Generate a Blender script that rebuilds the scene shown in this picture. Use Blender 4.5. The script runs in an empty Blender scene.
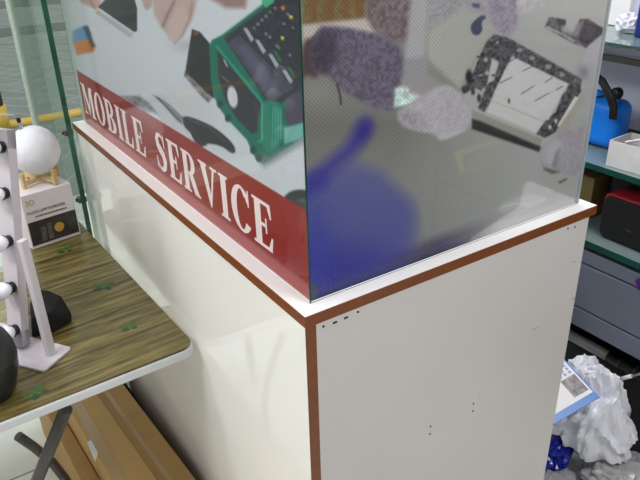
import bpy, bmesh, math, random
import numpy as np
from mathutils import Vector, Matrix, noise
random.seed(7)
PI = math.pi
sc = bpy.context.scene
COL = sc.collection

# ------------------------------------------------------------------ camera
F = 666.738
CAM = np.array([-0.3996, -0.6605, 0.5080])
YAW, PITCH, ROLL = 0.5749, 0.46684, -0.02731
fw = np.array([math.sin(YAW)*math.cos(PITCH), math.cos(YAW)*math.cos(PITCH), -math.sin(PITCH)])
r0 = np.cross(fw, [0, 0, 1]); r0 /= np.linalg.norm(r0)
u0 = np.cross(r0, fw)
RT = math.cos(ROLL)*r0 + math.sin(ROLL)*u0
UP = -math.sin(ROLL)*r0 + math.cos(ROLL)*u0
def ray(x, y): return fw + (x-320)/F*RT - (y-240)/F*UP
def onx(x, y, v): d = ray(x, y); return CAM + d*(v-CAM[0])/d[0]
def ony(x, y, v): d = ray(x, y); return CAM + d*(v-CAM[1])/d[1]
def onz(x, y, v): d = ray(x, y); return CAM + d*(v-CAM[2])/d[2]
def px(P):
    d = np.asarray(P, float) - CAM
    z = d@fw
    return 320+F*(d@RT)/z, 240-F*(d@UP)/z
cd = bpy.data.cameras.new('camera'); co = bpy.data.objects.new('camera', cd); COL.objects.link(co)
cd.sensor_width = 36; cd.lens = F/640*36; cd.clip_start = .02; cd.clip_end = 200
M = Matrix((RT.tolist(), UP.tolist(), (-fw).tolist())).transposed().to_4x4()
M.translation = Vector(CAM); co.matrix_world = M
sc.camera = co

FLOOR = -1.02
TAB = -0.28

# ------------------------------------------------------------------ materials
def lin(c):
    return tuple((v/12.92 if v <= .04045 else ((v+.055)/1.055)**2.4) for v in (k/255 for k in c))
def mat(name, rgb, rough=.5, metal=0, var=.06, scale=30, bump=0, spec=.5, coat=0, stretch=None, sss=0):
    m = bpy.data.materials.new(name); m.use_nodes = True
    nt = m.node_tree; b = nt.nodes['Principled BSDF']
    c = lin(rgb)
    b.inputs['Roughness'].default_value = rough
    b.inputs['Metallic'].default_value = metal
    b.inputs['Specular IOR Level'].default_value = spec
    if coat: b.inputs['Coat Weight'].default_value = coat; b.inputs['Coat Roughness'].default_value = .05
    tc = nt.nodes.new('ShaderNodeTexCoord'); mp = nt.nodes.new('ShaderNodeMapping')
    nt.links.new(tc.outputs['Object'], mp.inputs[0])
    if stretch: mp.inputs['Scale'].default_value = stretch
    n = nt.nodes.new('ShaderNodeTexNoise'); n.inputs['Scale'].default_value = scale; n.inputs['Detail'].default_value = 5
    nt.links.new(mp.outputs[0], n.inputs['Vector'])
    rp = nt.nodes.new('ShaderNodeValToRGB')
    rp.color_ramp.elements[0].position = .3; rp.color_ramp.elements[1].position = .7
    rp.color_ramp.elements[0].color = tuple(max(0, v*(1-var)) for v in c)+(1,)
    rp.color_ramp.elements[1].color = tuple(min(1, v*(1+var)) for v in c)+(1,)
    nt.links.new(n.outputs[0], rp.inputs[0]); nt.links.new(rp.outputs[0], b.inputs['Base Color'])
    if bump:
        bp = nt.nodes.new('ShaderNodeBump'); bp.inputs['Strength'].default_value = bump; bp.inputs['Distance'].default_value = .004
        nt.links.new(n.outputs[0], bp.inputs['Height']); nt.links.new(bp.outputs[0], b.inputs['Normal'])
    return m
def glass(name, tint, refl=1.0, rough=0.0):
    m = bpy.data.materials.new(name); m.use_nodes = True; nt = m.node_tree
    for n in list(nt.nodes): nt.nodes.remove(n)
    o = nt.nodes.new('ShaderNodeOutputMaterial'); mx = nt.nodes.new('ShaderNodeMixShader')
    t = nt.nodes.new('ShaderNodeBsdfTransparent'); g = nt.nodes.new('ShaderNodeBsdfGlossy'); lw = nt.nodes.new('ShaderNodeLayerWeight')
    pw = nt.nodes.new('ShaderNodeMath'); pw.operation = 'POWER'; pw.inputs[1].default_value = 5; lw.inputs[0].default_value = .5
    nt.links.new(lw.outputs['Facing'], pw.inputs[0]); fr = nt.nodes.new('ShaderNodeMath'); fr.operation = 'MULTIPLY_ADD'; fr.inputs[1].default_value = .96; fr.inputs[2].default_value = .04
    nt.links.new(pw.outputs[0], fr.inputs[0])
    t.inputs[0].default_value = tint+(1,); g.inputs['Roughness'].default_value = rough
    ml = nt.nodes.new('ShaderNodeMath'); ml.operation = 'MULTIPLY'; ml.inputs[1].default_value = refl
    nt.links.new(fr.outputs[0], ml.inputs[0]); nt.links.new(ml.outputs[0], mx.inputs[0])
    nt.links.new(t.outputs[0], mx.inputs[1]); nt.links.new(g.outputs[0], mx.inputs[2]); nt.links.new(mx.outputs[0], o.inputs[0])
    return m
def emis(name, rgb, s):
    m = bpy.data.materials.new(name); m.use_nodes = True; nt = m.node_tree
    b = nt.nodes['Principled BSDF']; b.inputs['Emission Color'].default_value = lin(rgb)+(1,); b.inputs['Emission Strength'].default_value = s
    return m

mk = {}
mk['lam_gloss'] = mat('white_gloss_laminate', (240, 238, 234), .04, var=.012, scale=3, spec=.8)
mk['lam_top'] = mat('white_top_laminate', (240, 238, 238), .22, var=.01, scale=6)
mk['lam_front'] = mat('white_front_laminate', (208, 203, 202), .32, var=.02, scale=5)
mk['brown'] = mat('brown_edge_band', (118, 60, 16), .38, var=.12, scale=60)
mk['black'] = mat('black_plastic', (16, 16, 20), .42, var=.1)
mk['blackcloth'] = mat('black_cloth', (14, 14, 17), .85, var=.2, scale=80, bump=.2)
mk['hole'] = mat('dark_hole', (40, 36, 34), .9)
mk['scuff'] = mat('grey_scuff', (176, 172, 166), .6, var=.1, scale=200)
mk['rim'] = mat('white_plastic_rim', (205, 206, 210), .35, var=.02)
mk['legmetal'] = mat('dark_grey_metal', (84, 80, 78), .35, .5, var=.1)
mk['white_metal'] = mat('white_painted_metal', (200, 194, 202), .35, var=.02)
mk['bulb'] = mat('frosted_bulb', (236, 238, 250), .25, var=.01)
mk['silver'] = mat('silver_metal', (190, 192, 196), .25, .9)
mk['moon'] = mat('moon_plaster', (236, 238, 248), .7, var=.04, scale=35, bump=.5)
mk['pine'] = mat('pale_pine', (206, 178, 128), .5, var=.12, scale=30, stretch=(1, 6, 6))
mk['card'] = mat('cardboard', (194, 156, 96), .6, var=.05, scale=14)
mk['card2'] = mat('cardboard_darker', (182, 144, 86), .6, var=.06, scale=14)
mk['tape'] = mat('packing_tape', (184, 154, 112), .15, var=.03)
mk['paper'] = mat('white_paper', (232, 230, 232), .6, var=.02)
mk['boxwhite'] = mat('white_carton', (225, 220, 222), .5, var=.02)
mk['gold'] = mat('gold_print', (200, 160, 60), .4)
mk['ink'] = mat('black_print', (35, 32, 40), .5)
mk['photo_dark'] = mat('dark_photo_print', (52, 48, 46), .4, var=.45, scale=45)
mk['moon_print'] = mat('orange_moon_print', (200, 150, 70), .5, var=.15, scale=120)
mk['grey_print'] = mat('grey_print', (98, 92, 86), .5, var=.3, scale=90)
mk['glass'] = glass('clear_glass', (.985, .99, .988), .4)
mk['glass_green'] = glass('tinted_glass', (.86, .94, .90), 1.2)
mk['gedge'] = mat('green_glass_edge', (28, 92, 74), .12, var=.25, scale=20)
mk['gedge_dark'] = mat('dark_green_glass_edge', (22, 66, 60), .12, var=.25, scale=20)
mk['gedge_pale'] = mat('pale_glass_edge', (160, 168, 172), .12, var=.1, scale=20)
mk['gshelf_edge'] = mat('dark_green_shelf_edge', (14, 66, 56), .12, var=.2, scale=20)
mk['gshelf'] = mat('green_glass_shelf', (112, 128, 130), .08, var=.03)
mk['steel'] = mat('grey_steel_front', (116, 122, 140), .35, .2, var=.03, scale=4)
mk['darkrecess'] = mat('dark_board', (30, 30, 34), .7)
mk['shelfwhite'] = mat('white_backboard', (214, 214, 234), .5, var=.02)
mk['alu'] = mat('brushed_aluminium', (120, 116, 112), .4, .6)
mk['jug'] = mat('bright_blue_plastic', (14, 132, 248), .38, var=.02)
mk['bluedark'] = mat('dark_blue_plastic', (20, 40, 120), .35, var=.15)
mk['cartgrey'] = mat('off_white_carton', (206, 204, 206), .6, var=.05)
mk['olive'] = mat('olive_brown_carton', (134, 116, 72), .6, var=.06)
mk['red'] = mat('red_fabric', (168, 26, 44), .6, var=.15, scale=200)
mk['grille'] = mat('black_speaker_grille', (14, 14, 15), .6, var=.4, scale=400, bump=.3)
mk['purple'] = mat('purple_card', (70, 20, 120), .5)
mk['bag'] = mat('white_plastic_bag', (226, 226, 236), .3, var=.03)
mk['baggrey'] = mat('grey_plastic_bag', (172, 172, 174), .3, var=.06)
mk['bagblue'] = mat('blue_plastic_bag', (24, 40, 160), .22, var=.25, scale=14)
mk['bagblack'] = mat('black_plastic_bag', (16, 17, 22), .25, var=.2)
mk['bluebox'] = mat('blue_printed_card', (34, 110, 190), .35, var=.08)
mk['skyprint'] = mat('light_blue_print', (90, 170, 226), .4)
mk['lavprint'] = mat('lavender_print', (150, 140, 200), .4)
mk['photoprint'] = mat('small_photo_print', (120, 112, 118), .4, var=.7, scale=90)
mk['leaf'] = mat('green_leaf_print', (60, 104, 40), .35, var=.4, scale=90)
mk['leafdark'] = mat('dark_leaf_print', (46, 74, 34), .35, var=.3, scale=90)
mk['yellow'] = mat('yellow_kerb_paint', (222, 188, 84), .7, var=.08)
mk['kerbblack'] = mat('black_kerb_paint', (52, 54, 54), .7)
mk['asphaltline'] = mat('dark_drain_strip', (96, 108, 104), .8)
mk['wall'] = mat('painted_wall', (190, 188, 184), .7, var=.02, scale=3)
mk['ceil'] = mat('ceiling_paint', (225, 225, 222), .8, var=.02, scale=3)
mk['frame'] = mat('pale_aluminium_post', (196, 208, 198), .3, .2, var=.03)
mk['led'] = emis('led_panel', (250, 250, 255), 6)
mk['green'] = mat('green_plastic', (30, 150, 100), .4)
mk['mirror'] = mat('mirror_silver', (235, 240, 238), .01, 1.0, var=.0)

def wood_mat():
    m = bpy.data.materials.new('printed_wood_planks'); m.use_nodes = True; nt = m.node_tree
    b = nt.nodes['Principled BSDF']; b.inputs['Roughness'].default_value = .28; N = nt.nodes.new; L = nt.links.new
    tc = N('ShaderNodeTexCoord'); sep = N('ShaderNodeSeparateXYZ')
    rot = N('ShaderNodeMapping'); rot.inputs['Rotation'].default_value = (0, 0, math.radians(-4))
    L(tc.outputs['Object'], rot.inputs[0]); L(rot.outputs[0], sep.inputs[0])
    # plank seams along x
    wn = N('ShaderNodeTexNoise'); wn.inputs['Scale'].default_value = 6; L(rot.outputs[0], wn.inputs['Vector'])
    ad = N('ShaderNodeMath'); ad.operation = 'MULTIPLY_ADD'; ad.inputs[1].default_value = .02; L(wn.outputs[0], ad.inputs[0]); L(sep.outputs[1], ad.inputs[2])
    dv = N('ShaderNodeMath'); dv.operation = 'MULTIPLY_ADD'; dv.inputs[1].default_value = 1/.112; dv.inputs[2].default_value = .25; L(ad.outputs[0], dv.inputs[0])
    frc = N('ShaderNodeMath'); frc.operation = 'FRACT'; L(dv.outputs[0], frc.inputs[0])
    fl = N('ShaderNodeMath'); fl.operation = 'FLOOR'; L(dv.outputs[0], fl.inputs[0])
    wh = N('ShaderNodeTexWhiteNoise'); wh.noise_dimensions = '1D'; L(fl.outputs[0], wh.inputs['W'])
    seam = N('ShaderNodeValToRGB'); e = seam.color_ramp.elements
    e[0].position = 0; e[0].color = (.12, .12, .12, 1); e[1].position = .07; e[1].color = (1, 1, 1, 1)
    e2 = seam.color_ramp.elements.new(.95); e2.color = (1, 1, 1, 1); e3 = seam.color_ramp.elements.new(1); e3.color = (.6, .6, .6, 1)
    L(frc.outputs[0], seam.inputs[0])
    st = N('ShaderNodeMapping'); st.inputs['Scale'].default_value = (3, 32, 3); L(rot.outputs[0], st.inputs[0])
    g = N('ShaderNodeTexNoise'); g.inputs['Scale'].default_value = 2.6; g.inputs['Detail'].default_value = 9; g.inputs['Roughness'].default_value = .68; L(st.outputs[0], g.inputs['Vector'])
    gr = N('ShaderNodeValToRGB'); e = gr.color_ramp.elements
    e[0].position = .3; e[0].color = lin((50, 42, 24))+(1,); e[1].position = .72; e[1].color = lin((158, 146, 90))+(1,)
    em = gr.color_ramp.elements.new(.5); em.color = lin((114, 101, 56))+(1,)
    L(g.outputs[0], gr.inputs[0])
    mu = N('ShaderNodeMix'); mu.data_type = 'RGBA'; mu.blend_type = 'MULTIPLY'; mu.inputs[0].default_value = 1
    L(gr.outputs[0], mu.inputs[6]); L(seam.outputs[0], mu.inputs[7])
    mr = N('ShaderNodeMapRange'); mr.inputs[3].default_value = .78; mr.inputs[4].default_value = 1.12; L(wh.outputs[0], mr.inputs[0])
    mu2 = N('ShaderNodeMix'); mu2.data_type = 'RGBA'; mu2.blend_type = 'MULTIPLY'; mu2.inputs[0].default_value = 1
    L(mu.outputs[2], mu2.inputs[6]); L(mr.outputs[0], mu2.inputs[7])
    L(mu2.outputs[2], b.inputs['Base Color'])
    return m
mk['wood'] = wood_mat()
def tile_mat(name, c1, c2, mort, w, h, msize, rough, rot=0, off=0.0):
    m = bpy.data.materials.new(name); m.use_nodes = True; nt = m.node_tree
    b = nt.nodes['Principled BSDF']; b.inputs['Roughness'].default_value = rough
    tc = nt.nodes.new('ShaderNodeTexCoord'); mp = nt.nodes.new('ShaderNodeMapping'); mp.inputs['Rotation'].default_value = (0, 0, rot)
    mp.inputs['Location'].default_value = (.12, .1, 0)
    br = nt.nodes.new('ShaderNodeTexBrick'); br.offset = off
    br.inputs['Color1'].default_value = lin(c1)+(1,); br.inputs['Color2'].default_value = lin(c2)+(1,); br.inputs['Mortar'].default_value = lin(mort)+(1,)
    br.inputs['Scale'].default_value = 1; br.inputs['Brick Width'].default_value = w; br.inputs['Row Height'].default_value = h; br.inputs['Mortar Size'].default_value = msize
    nt.links.new(tc.outputs['Object'], mp.inputs[0]); nt.links.new(mp.outputs[0], br.inputs['Vector'])
    n = nt.nodes.new('ShaderNodeTexNoise'); n.inputs['Scale'].default_value = 9; n.inputs['Detail'].default_value = 6
    nt.links.new(mp.outputs[0], n.inputs['Vector'])
    mr = nt.nodes.new('ShaderNodeMapRange'); mr.inputs[3].default_value = .8; mr.inputs[4].default_value = 1.2; nt.links.new(n.outputs[0], mr.inputs[0])
    mu = nt.nodes.new('ShaderNodeMix'); mu.data_type = 'RGBA'; mu.blend_type = 'MULTIPLY'; mu.inputs[0].default_value = 1
    nt.links.new(br.outputs[0], mu.inputs[6]); nt.links.new(mr.outputs[0], mu.inputs[7]); nt.links.new(mu.outputs[2], b.inputs['Base Color'])
    return m
mk['tile'] = tile_mat('white_floor_tile', (228, 230, 224), (222, 226, 220), (140, 146, 142), .6, .6, .004, .2)
mk['pave'] = tile_mat('outdoor_pavers', (128, 142, 136), (118, 130, 126), (150, 162, 156), .5, .22, .010, .7, rot=.9, off=.5)
mk['palepave'] = tile_mat('pale_pavement_tile', (216, 222, 204), (206, 216, 200), (240, 240, 236), .4, .4, .012, .5, rot=.5)

# ------------------------------------------------------------------ mesh helpers
class MB:
    def __init__(s): s.v = []; s.f = []; s.m = []; s.sm = []
    def add(s, vs, fs, mi=0, smooth=False):
        o = len(s.v); s.v += [tuple(map(float, v)) for v in vs]
        for f in fs: s.f.append([i+o for i in f]); s.m.append(mi); s.sm.append(smooth)
        return s
    def box(s, a, b, mi=0):
        x0, y0, z0 = a; x1, y1, z1 = b
        vs = [(x0,y0,z0),(x1,y0,z0),(x1,y1,z0),(x0,y1,z0),(x0,y0,z1),(x1,y0,z1),(x1,y1,z1),(x0,y1,z1)]
        fs = [(0,3,2,1),(4,5,6,7),(0,1,5,4),(1,2,6,5),(2,3,7,6),(3,0,4,7)]
        return s.add(vs, fs, mi)
    def obox(s, c, ax, ay, az, hx, hy, hz, mi=0):
        c, ax, ay, az = map(lambda q: np.array(q, float), (c, ax, ay, az))
        vs = [c+i*hx*ax+j*hy*ay+k*hz*az for k in (-1,1) for i, j in ((-1,-1),(1,-1),(1,1),(-1,1))]
        fs = [(0,3,2,1),(4,5,6,7),(0,1,5,4),(1,2,6,5),(2,3,7,6),(3,0,4,7)]
        return s.add(vs, fs, mi)
    def prism(s, poly, z0, z1, mi=0, mside=None):
        n = len(poly); vs = [(x,y,z0) for x,y in poly]+[(x,y,z1) for x,y in poly]
        s.add(vs, [tuple(range(n))[::-1], tuple(range(n,2*n))], mi)
        return s.add(vs, [(i,(i+1)%n,n+(i+1)%n,n+i) for i in range(n)], mi if mside is None else mside)
    def poly(s, pts, mi=0): return s.add(pts, [tuple(range(len(pts)))], mi)
    def tube(s, pts, r, n=12, mi=0, caps=True):
        pts = [Vector(p) for p in pts]; rs = r if isinstance(r, (list, tuple)) else [r]*len(pts)
        vs = []; fs = []; prev = None
        for i, p in enumerate(pts):
            t = (pts[min(i+1, len(pts)-1)]-pts[max(i-1, 0)]).normalized()
            if prev is None:
                a = t.orthogonal().normalized()
            else:
                a = (prev - t*prev.dot(t)).normalized()
            prev = a; b = t.cross(a)
            for k in range(n):
                q = 2*PI*k/n; vs.append(p+rs[i]*(math.cos(q)*a+math.sin(q)*b))
        for i in range(len(pts)-1):
            for k in range(n): fs.append((i*n+k, i*n+(k+1)%n, (i+1)*n+(k+1)%n, (i+1)*n+k))
        s.add(vs, fs, mi, True)
        if caps: s.add(vs[:n], [tuple(range(n))[::-1]], mi); s.add(vs[-n:], [tuple(range(n))], mi)
        return s
    def lathe(s, prof, c, axis=(0,0,1), n=32, mi=0):
        az = Vector(axis).normalized(); a = az.orthogonal().normalized(); b = az.cross(a); c = Vector(c)
        vs = []; fs = []
        for r, h in prof:
            for k in range(n):
                q = 2*PI*k/n; vs.append(c+az*h+max(r, 1e-5)*(math.cos(q)*a+math.sin(q)*b))
        for i in range(len(prof)-1):
            for k in range(n): fs.append((i*n+k, i*n+(k+1)%n, (i+1)*n+(k+1)%n, (i+1)*n+k))
        return s.add(vs, fs, mi, True)
    def build(s, name, mats, parent=None, bevel=0, seg=2, sub=0):
        me = bpy.data.meshes.new(name); me.from_pydata(s.v, [], s.f)
        if not isinstance(mats, (list, tuple)): mats = [mats]
        for q in mats: me.materials.append(mk[q] if isinstance(q, str) else q)
        me.polygons.foreach_set('material_index', s.m); me.polygons.foreach_set('use_smooth', s.sm)
        bm = bmesh.new(); bm.from_mesh(me); bmesh.ops.remove_doubles(bm, verts=bm.verts, dist=1e-6)
        if all(len(f.verts) > 2 for f in bm.faces): bmesh.ops.recalc_face_normals(bm, faces=bm.faces)
        bm.to_mesh(me); bm.free()
        o = bpy.data.objects.new(name, me); COL.objects.link(o)
        if parent is not None:
            o.parent = parent
            o.matrix_parent_inverse = parent.matrix_basis.inverted()
        if bevel:
            md = o.modifiers.new('bevel', 'BEVEL'); md.width = bevel; md.segments = seg; md.limit_method = 'ANGLE'; md.angle_limit = .6
        if sub:
            md = o.modifiers.new('sub', 'SUBSURF'); md.levels = sub; md.render_levels = sub
        return o
def tag(o, label=None, cat=None, group=None, kind=None):
    if label: o['label'] = label
    if cat: o['category'] = cat
    if group: o['group'] = group
    if kind: o['kind'] = kind
    return o
def empty(name, loc, label, cat, group=None):
    o = bpy.data.objects.new(name, None); COL.objects.link(o); o.location = loc; o.empty_display_size = .05
    return tag(o, label, cat, group)
def struct(o): o['kind'] = 'structure'; return o
def text_faces(txt, size, org, ax, ay, name, m, parent=None, off=0.0004):
    cu = bpy.data.curves.new(name, 'FONT'); cu.body = txt; cu.size = size
    t = bpy.data.objects.new('tmp', cu); COL.objects.link(t)
    dg = bpy.context.evaluated_depsgraph_get(); me0 = t.evaluated_get(dg).to_mesh()
    ax = np.array(ax, float); ay = np.array(ay, float); nn = np.cross(ax, ay); org = np.array(org, float)
    mb = MB()
    mb.add([org+v.co.x*ax+v.co.y*ay+nn*off for v in me0.vertices], [tuple(p.vertices) for p in me0.polygons])
    COL.objects.unlink(t); bpy.data.objects.remove(t)
    return mb.build(name, m, parent)

# ------------------------------------------------------------------ setting
struct(MB().box((-4, -3.2, FLOOR-.05), (3.2, 1.6, FLOOR)).build('floor', 'tile'))
struct(MB().box((-6, 1.6, FLOOR-.07), (6, 3.3, FLOOR-.02)).build('pavement_floor', 'palepave'))
struct(MB().box((-14, 3.3, FLOOR-.09), (18, 30, FLOOR-.04)).build('road_floor', 'pave'))
struct(MB().box((-14, 9.9, FLOOR-.04), (18, 10.7, FLOOR-.035)).build('trim_1', 'asphaltline'))
struct(MB().box((-14, 13.2, FLOOR-.04), (18, 14.4, FLOOR-.035)).build('trim_2', 'asphaltline'))
struct(MB().box((-4, -3.2, 1.72), (3.2, 1.6, 1.77)).build('ceiling', 'ceil'))
struct(MB().box((-4, -3.3, FLOOR), (3.2, -3.2, 1.72)).build('wall_front_dimmer', 'wall'))  # unseen wall behind the camera, added to dim the counter front
struct(MB().box((1.62, -3.2, FLOOR), (1.72, 1.6, 1.72)).build('wall_right', 'wall'))
# shopfront post and pane (pale aluminium) behind the counter's far end
w1 = struct(MB().box((.04, 1.56, FLOOR), (.075, 1.6, 1.72)).box((.115, 1.56, FLOOR), (1.6, 1.6, -.35)).build('window_1', 'frame'))
# kerb
kb = empty('painted_kerb', (0, 5.1, FLOOR-.05), 'yellow and black painted kerb on the pavement outside behind the glass', 'kerb')
for i in range(-6, 9):
    x0 = .46+i*.75
    MB().box((x0, 5.14, FLOOR-.05), (x0+.745, 5.28, FLOOR-.01)).build('kerb_block', 'kerbblack' if i in (-3, 4) else 'yellow', kb, bevel=.015)
pz = onz(-1, 129, FLOOR-.02)
po = empty('bollard', tuple(pz), 'yellow and black painted bollard outside, at the left edge of the photo', 'bollard')
MB().lathe([(.0, 0), (.09, 0), (.09, .19), (.0, .19)], pz).build('yellow_base', 'yellow', po)
MB().lathe([(.0, .19), (.075, .19), (.075, .44), (.06, .46), (0, .47)], pz).build('black_post', 'kerbblack', po)

# ceiling lights
for i, (lx, ly) in enumerate([(-1.5, .1), (-1.7, 1.1), (.6, .8), (.5, -1.0)]):
    cl = empty('ceiling_light', (lx, ly, 1.70), 'square white ceiling light panel above the shop floor, out of the photo', 'light', 'ceiling light panels')
    MB().box((lx-.31, ly-.31, 1.70), (lx+.31, ly+.31, 1.72)).build('housing', 'white_metal', cl)
    MB().box((lx-.29, ly-.29, 1.695), (lx+.29, ly+.29, 1.70)).build('diffuser', 'led', cl)
    la = bpy.data.lights.new('panel_light', 'AREA'); la.size = .58; la.energy = 17; la.color = (1, .99, .97)
    lo = bpy.data.objects.new('panel_light', la); COL.objects.link(lo); lo.location = (lx, ly, 1.69); lo.parent = cl; lo.matrix_parent_inverse = cl.matrix_basis.inverted()

# ------------------------------------------------------------------ counter
t = .018; W = .639; L = 1.167; WB = .620
ct = empty('display_counter', (W/2, L/2, FLOOR), 'white laminate shop counter with brown edging below the printed glass case', 'counter')
top = MB().box((.0008, .0008, -t), (W-.0008, L, 0)).build('countertop', 'lam_top', ct)
MB().box((0, 0, -t-.0002), (W, .0008, -.0002)).box((0, .0008, -t-.0002), (.0008, L, -.0002)).box((W-.0008, .0008, -t), (W, L, -.0002)).build('edge_banding', 'brown', top)
sp = MB().box((0, .0008, FLOOR), (t, L, -t)).build('side_panel', 'lam_gloss', ct)
MB().box((0, 0, FLOOR), (t, .0008, -t)).build('edge_banding', 'brown', sp)
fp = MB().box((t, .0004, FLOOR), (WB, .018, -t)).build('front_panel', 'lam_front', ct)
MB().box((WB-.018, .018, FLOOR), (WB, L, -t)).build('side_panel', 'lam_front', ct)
for (a, b) in [(430.6, 426.5), (430, 434), (473.4, 403.8), (473, 411), (323.5, 326.5), (334, 323), (336, 322), (345, 318.2), (347, 317.4), (358, 312), (568, 228.5), (575, 227)]:
    q = ony(a, b, 0)
    MB().lathe([(0, 0), (.0019, 0), (.0019, .0012), (0, .0012)], (q[0], -.0004, q[2]), (0, 1, 0), 10).build('screw_hole', 'hole', fp)
for (a, b, c, d, w) in [(531, 331, 540, 326, .0022), (571, 300, 576, 297, .003), (558, 296, 559, 295, .002), (572, 263, 576, 261, .002), (478, 397, 481, 397, .0015)]:
    q = ony(a, b, 0); e = ony(c, d, 0); mid = (q+e)/2
    MB().add([(q[0], .0002, q[2]), (mid[0], .0002, mid[2]-w), (e[0], .0002, e[2]), (mid[0], .0002, mid[2]+w)], [(0, 1, 2, 3)]).build('scuff_mark', 'scuff', fp)

# ------------------------------------------------------------------ painted print helpers (a printed film has its own picture)
def sdf(P, poly):
    poly = np.asarray(poly, float); d = np.full(len(P), 1e9); s = np.ones(len(P))
    for i in range(len(poly)):
        a = poly[i]; b = poly[i-1]
        e = b-a; w = P-a
        h = np.clip((w@e)/max(e@e, 1e-9), 0, 1)[:, None]
        dd = w-e*h; d = np.minimum(d, (dd**2).sum(1))
        c1 = P[:, 1] >= a[1]; c2 = P[:, 1] < b[1]; c3 = e[0]*w[:, 1] > e[1]*w[:, 0]
        s = np.where((c1 & c2 & c3) | (~c1 & ~c2 & ~c3), -s, s)
    return s*np.sqrt(d)
def hash01(x, y, k=0):
    v = np.sin(x*127.1+y*311.7+k*74.7)*43758.5453
    return v-np.floor(v)
def vnoise(P, s, k=0):
    q = P/s; i = np.floor(q); f = q-i; f = f*f*(3-2*f)
    a = hash01(i[:, 0], i[:, 1], k); b = hash01(i[:, 0]+1, i[:, 1], k); c = hash01(i[:, 0], i[:, 1]+1, k); d = hash01(i[:, 0]+1, i[:, 1]+1, k)
    return (a*(1-f[:, 0])+b*f[:, 0])*(1-f[:, 1])+(c*(1-f[:, 0])+d*f[:, 0])*f[:, 1]
class Paint:
    def __init__(s, P, rgb):
        s.P = P; s.c = np.tile(np.array(rgb, float), (len(P), 1)); s.a = np.ones(len(P))
    def mix(s, rgb, m): m = np.clip(m, 0, 1)[:, None]; s.c = s.c*(1-m)+np.array(rgb, float)*m
    def org(s, poly, rgb, soft=1.2, op=1.0, grain=0, gs=2.5):
        q = [np.array(p, float) for p in poly]
        for _ in range(2): q = [w for i in range(len(q)) for w in (q[i-1]*.75+q[i]*.25, q[i-1]*.25+q[i]*.75)]
        return s.poly(q, rgb, soft, op, grain, gs)
    def poly(s, poly, rgb, soft=.8, op=1.0, grain=0, gs=2.5, k=0):
        m = np.clip(.5-sdf(s.P, poly)/(2*soft), 0, 1)*op
        if grain:
            n = 1+grain*(vnoise(s.P, gs, k)-.5)*2
            col = np.clip(np.array(rgb, float)[None]*n[:, None], 0, 255); s.c = s.c*(1-m[:, None])+col*m[:, None]
        else: s.mix(rgb, m)
        return m
    def blob(s, x, y, rx, ry, rgb, soft=.8, op=1.0, ang=0):
        d = s.P-np.array([x, y]); c, n = math.cos(ang), math.sin(ang)
        u = d[:, 0]*c+d[:, 1]*n; v = -d[:, 0]*n+d[:, 1]*c
        q = (np.sqrt((u/rx)**2+(v/ry)**2)-1)*min(rx, ry)
        s.mix(rgb, np.clip(.5-q/(2*soft), 0, 1)*op)
    def gauss(s, x, y, rx, ry, rgb, op=1.0, ang=0):
        d = s.P-np.array([x, y]); c, n = math.cos(ang), math.sin(ang)
        u = d[:, 0]*c+d[:, 1]*n; v = -d[:, 0]*n+d[:, 1]*c
        s.mix(rgb, op*np.exp(-((u/rx)**2+(v/ry)**2)))
    def line(s, pts, w, rgb, soft=.6, op=1.0):
        d = np.full(len(s.P), 1e9)
        for a, b in zip(pts[:-1], pts[1:]):
            a = np.array(a, float); e = np.array(b, float)-a; q = s.P-a; h = np.clip((q@e)/max(e@e, 1e-9), 0, 1)[:, None]
            d = np.minimum(d, np.sqrt(((q-e*h)**2).sum(1)))
        s.mix(rgb, np.clip(.5-(d-w/2)/(2*soft), 0, 1)*op)

def film_mat(name, two_axes, dot, gain, alpha=True, rough=.3):
    m = bpy.data.materials.new(name); m.use_nodes = True; nt = m.node_tree; N = nt.nodes.new; Lk = nt.links.new
    b = nt.nodes['Principled BSDF']; b.inputs['Roughness'].default_value = rough; b.inputs['Specular IOR Level'].default_value = .3
    at = N('ShaderNodeVertexColor'); at.layer_name = 'print'
    tc = N('ShaderNodeTexCoord'); sp_ = N('ShaderNodeSeparateXYZ'); Lk(tc.outputs['Object'], sp_.inputs[0])
    cb = N('ShaderNodeCombineXYZ'); Lk(sp_.outputs[two_axes[0]], cb.inputs[0]); Lk(sp_.outputs[two_axes[1]], cb.inputs[1])
    mp = N('ShaderNodeMapping'); mp.inputs['Rotation'].default_value = (0, 0, PI/4); Lk(cb.outputs[0], mp.inputs[0])
    vo = N('ShaderNodeTexVoronoi'); vo.voronoi_dimensions = '2D'; vo.inputs['Randomness'].default_value = 0; vo.inputs['Scale'].default_value = 1/dot
    Lk(mp.outputs[0], vo.inputs['Vector'])
    mr = N('ShaderNodeMapRange'); mr.inputs[1].default_value = .2; mr.inputs[2].default_value = .48; mr.inputs[3].default_value = gain*.80; mr.inputs[4].default_value = gain*1.12
    Lk(vo.outputs['Distance'], mr.inputs[0])
    mu = N('ShaderNodeVectorMath'); mu.operation = 'SCALE'; Lk(at.outputs[0], mu.inputs[0]); Lk(mr.outputs[0], mu.inputs['Scale'])
    Lk(mu.outputs[0], b.inputs['Base Color'])
    if alpha: Lk(at.outputs['Alpha'], b.inputs['Alpha'])
    return m
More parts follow.
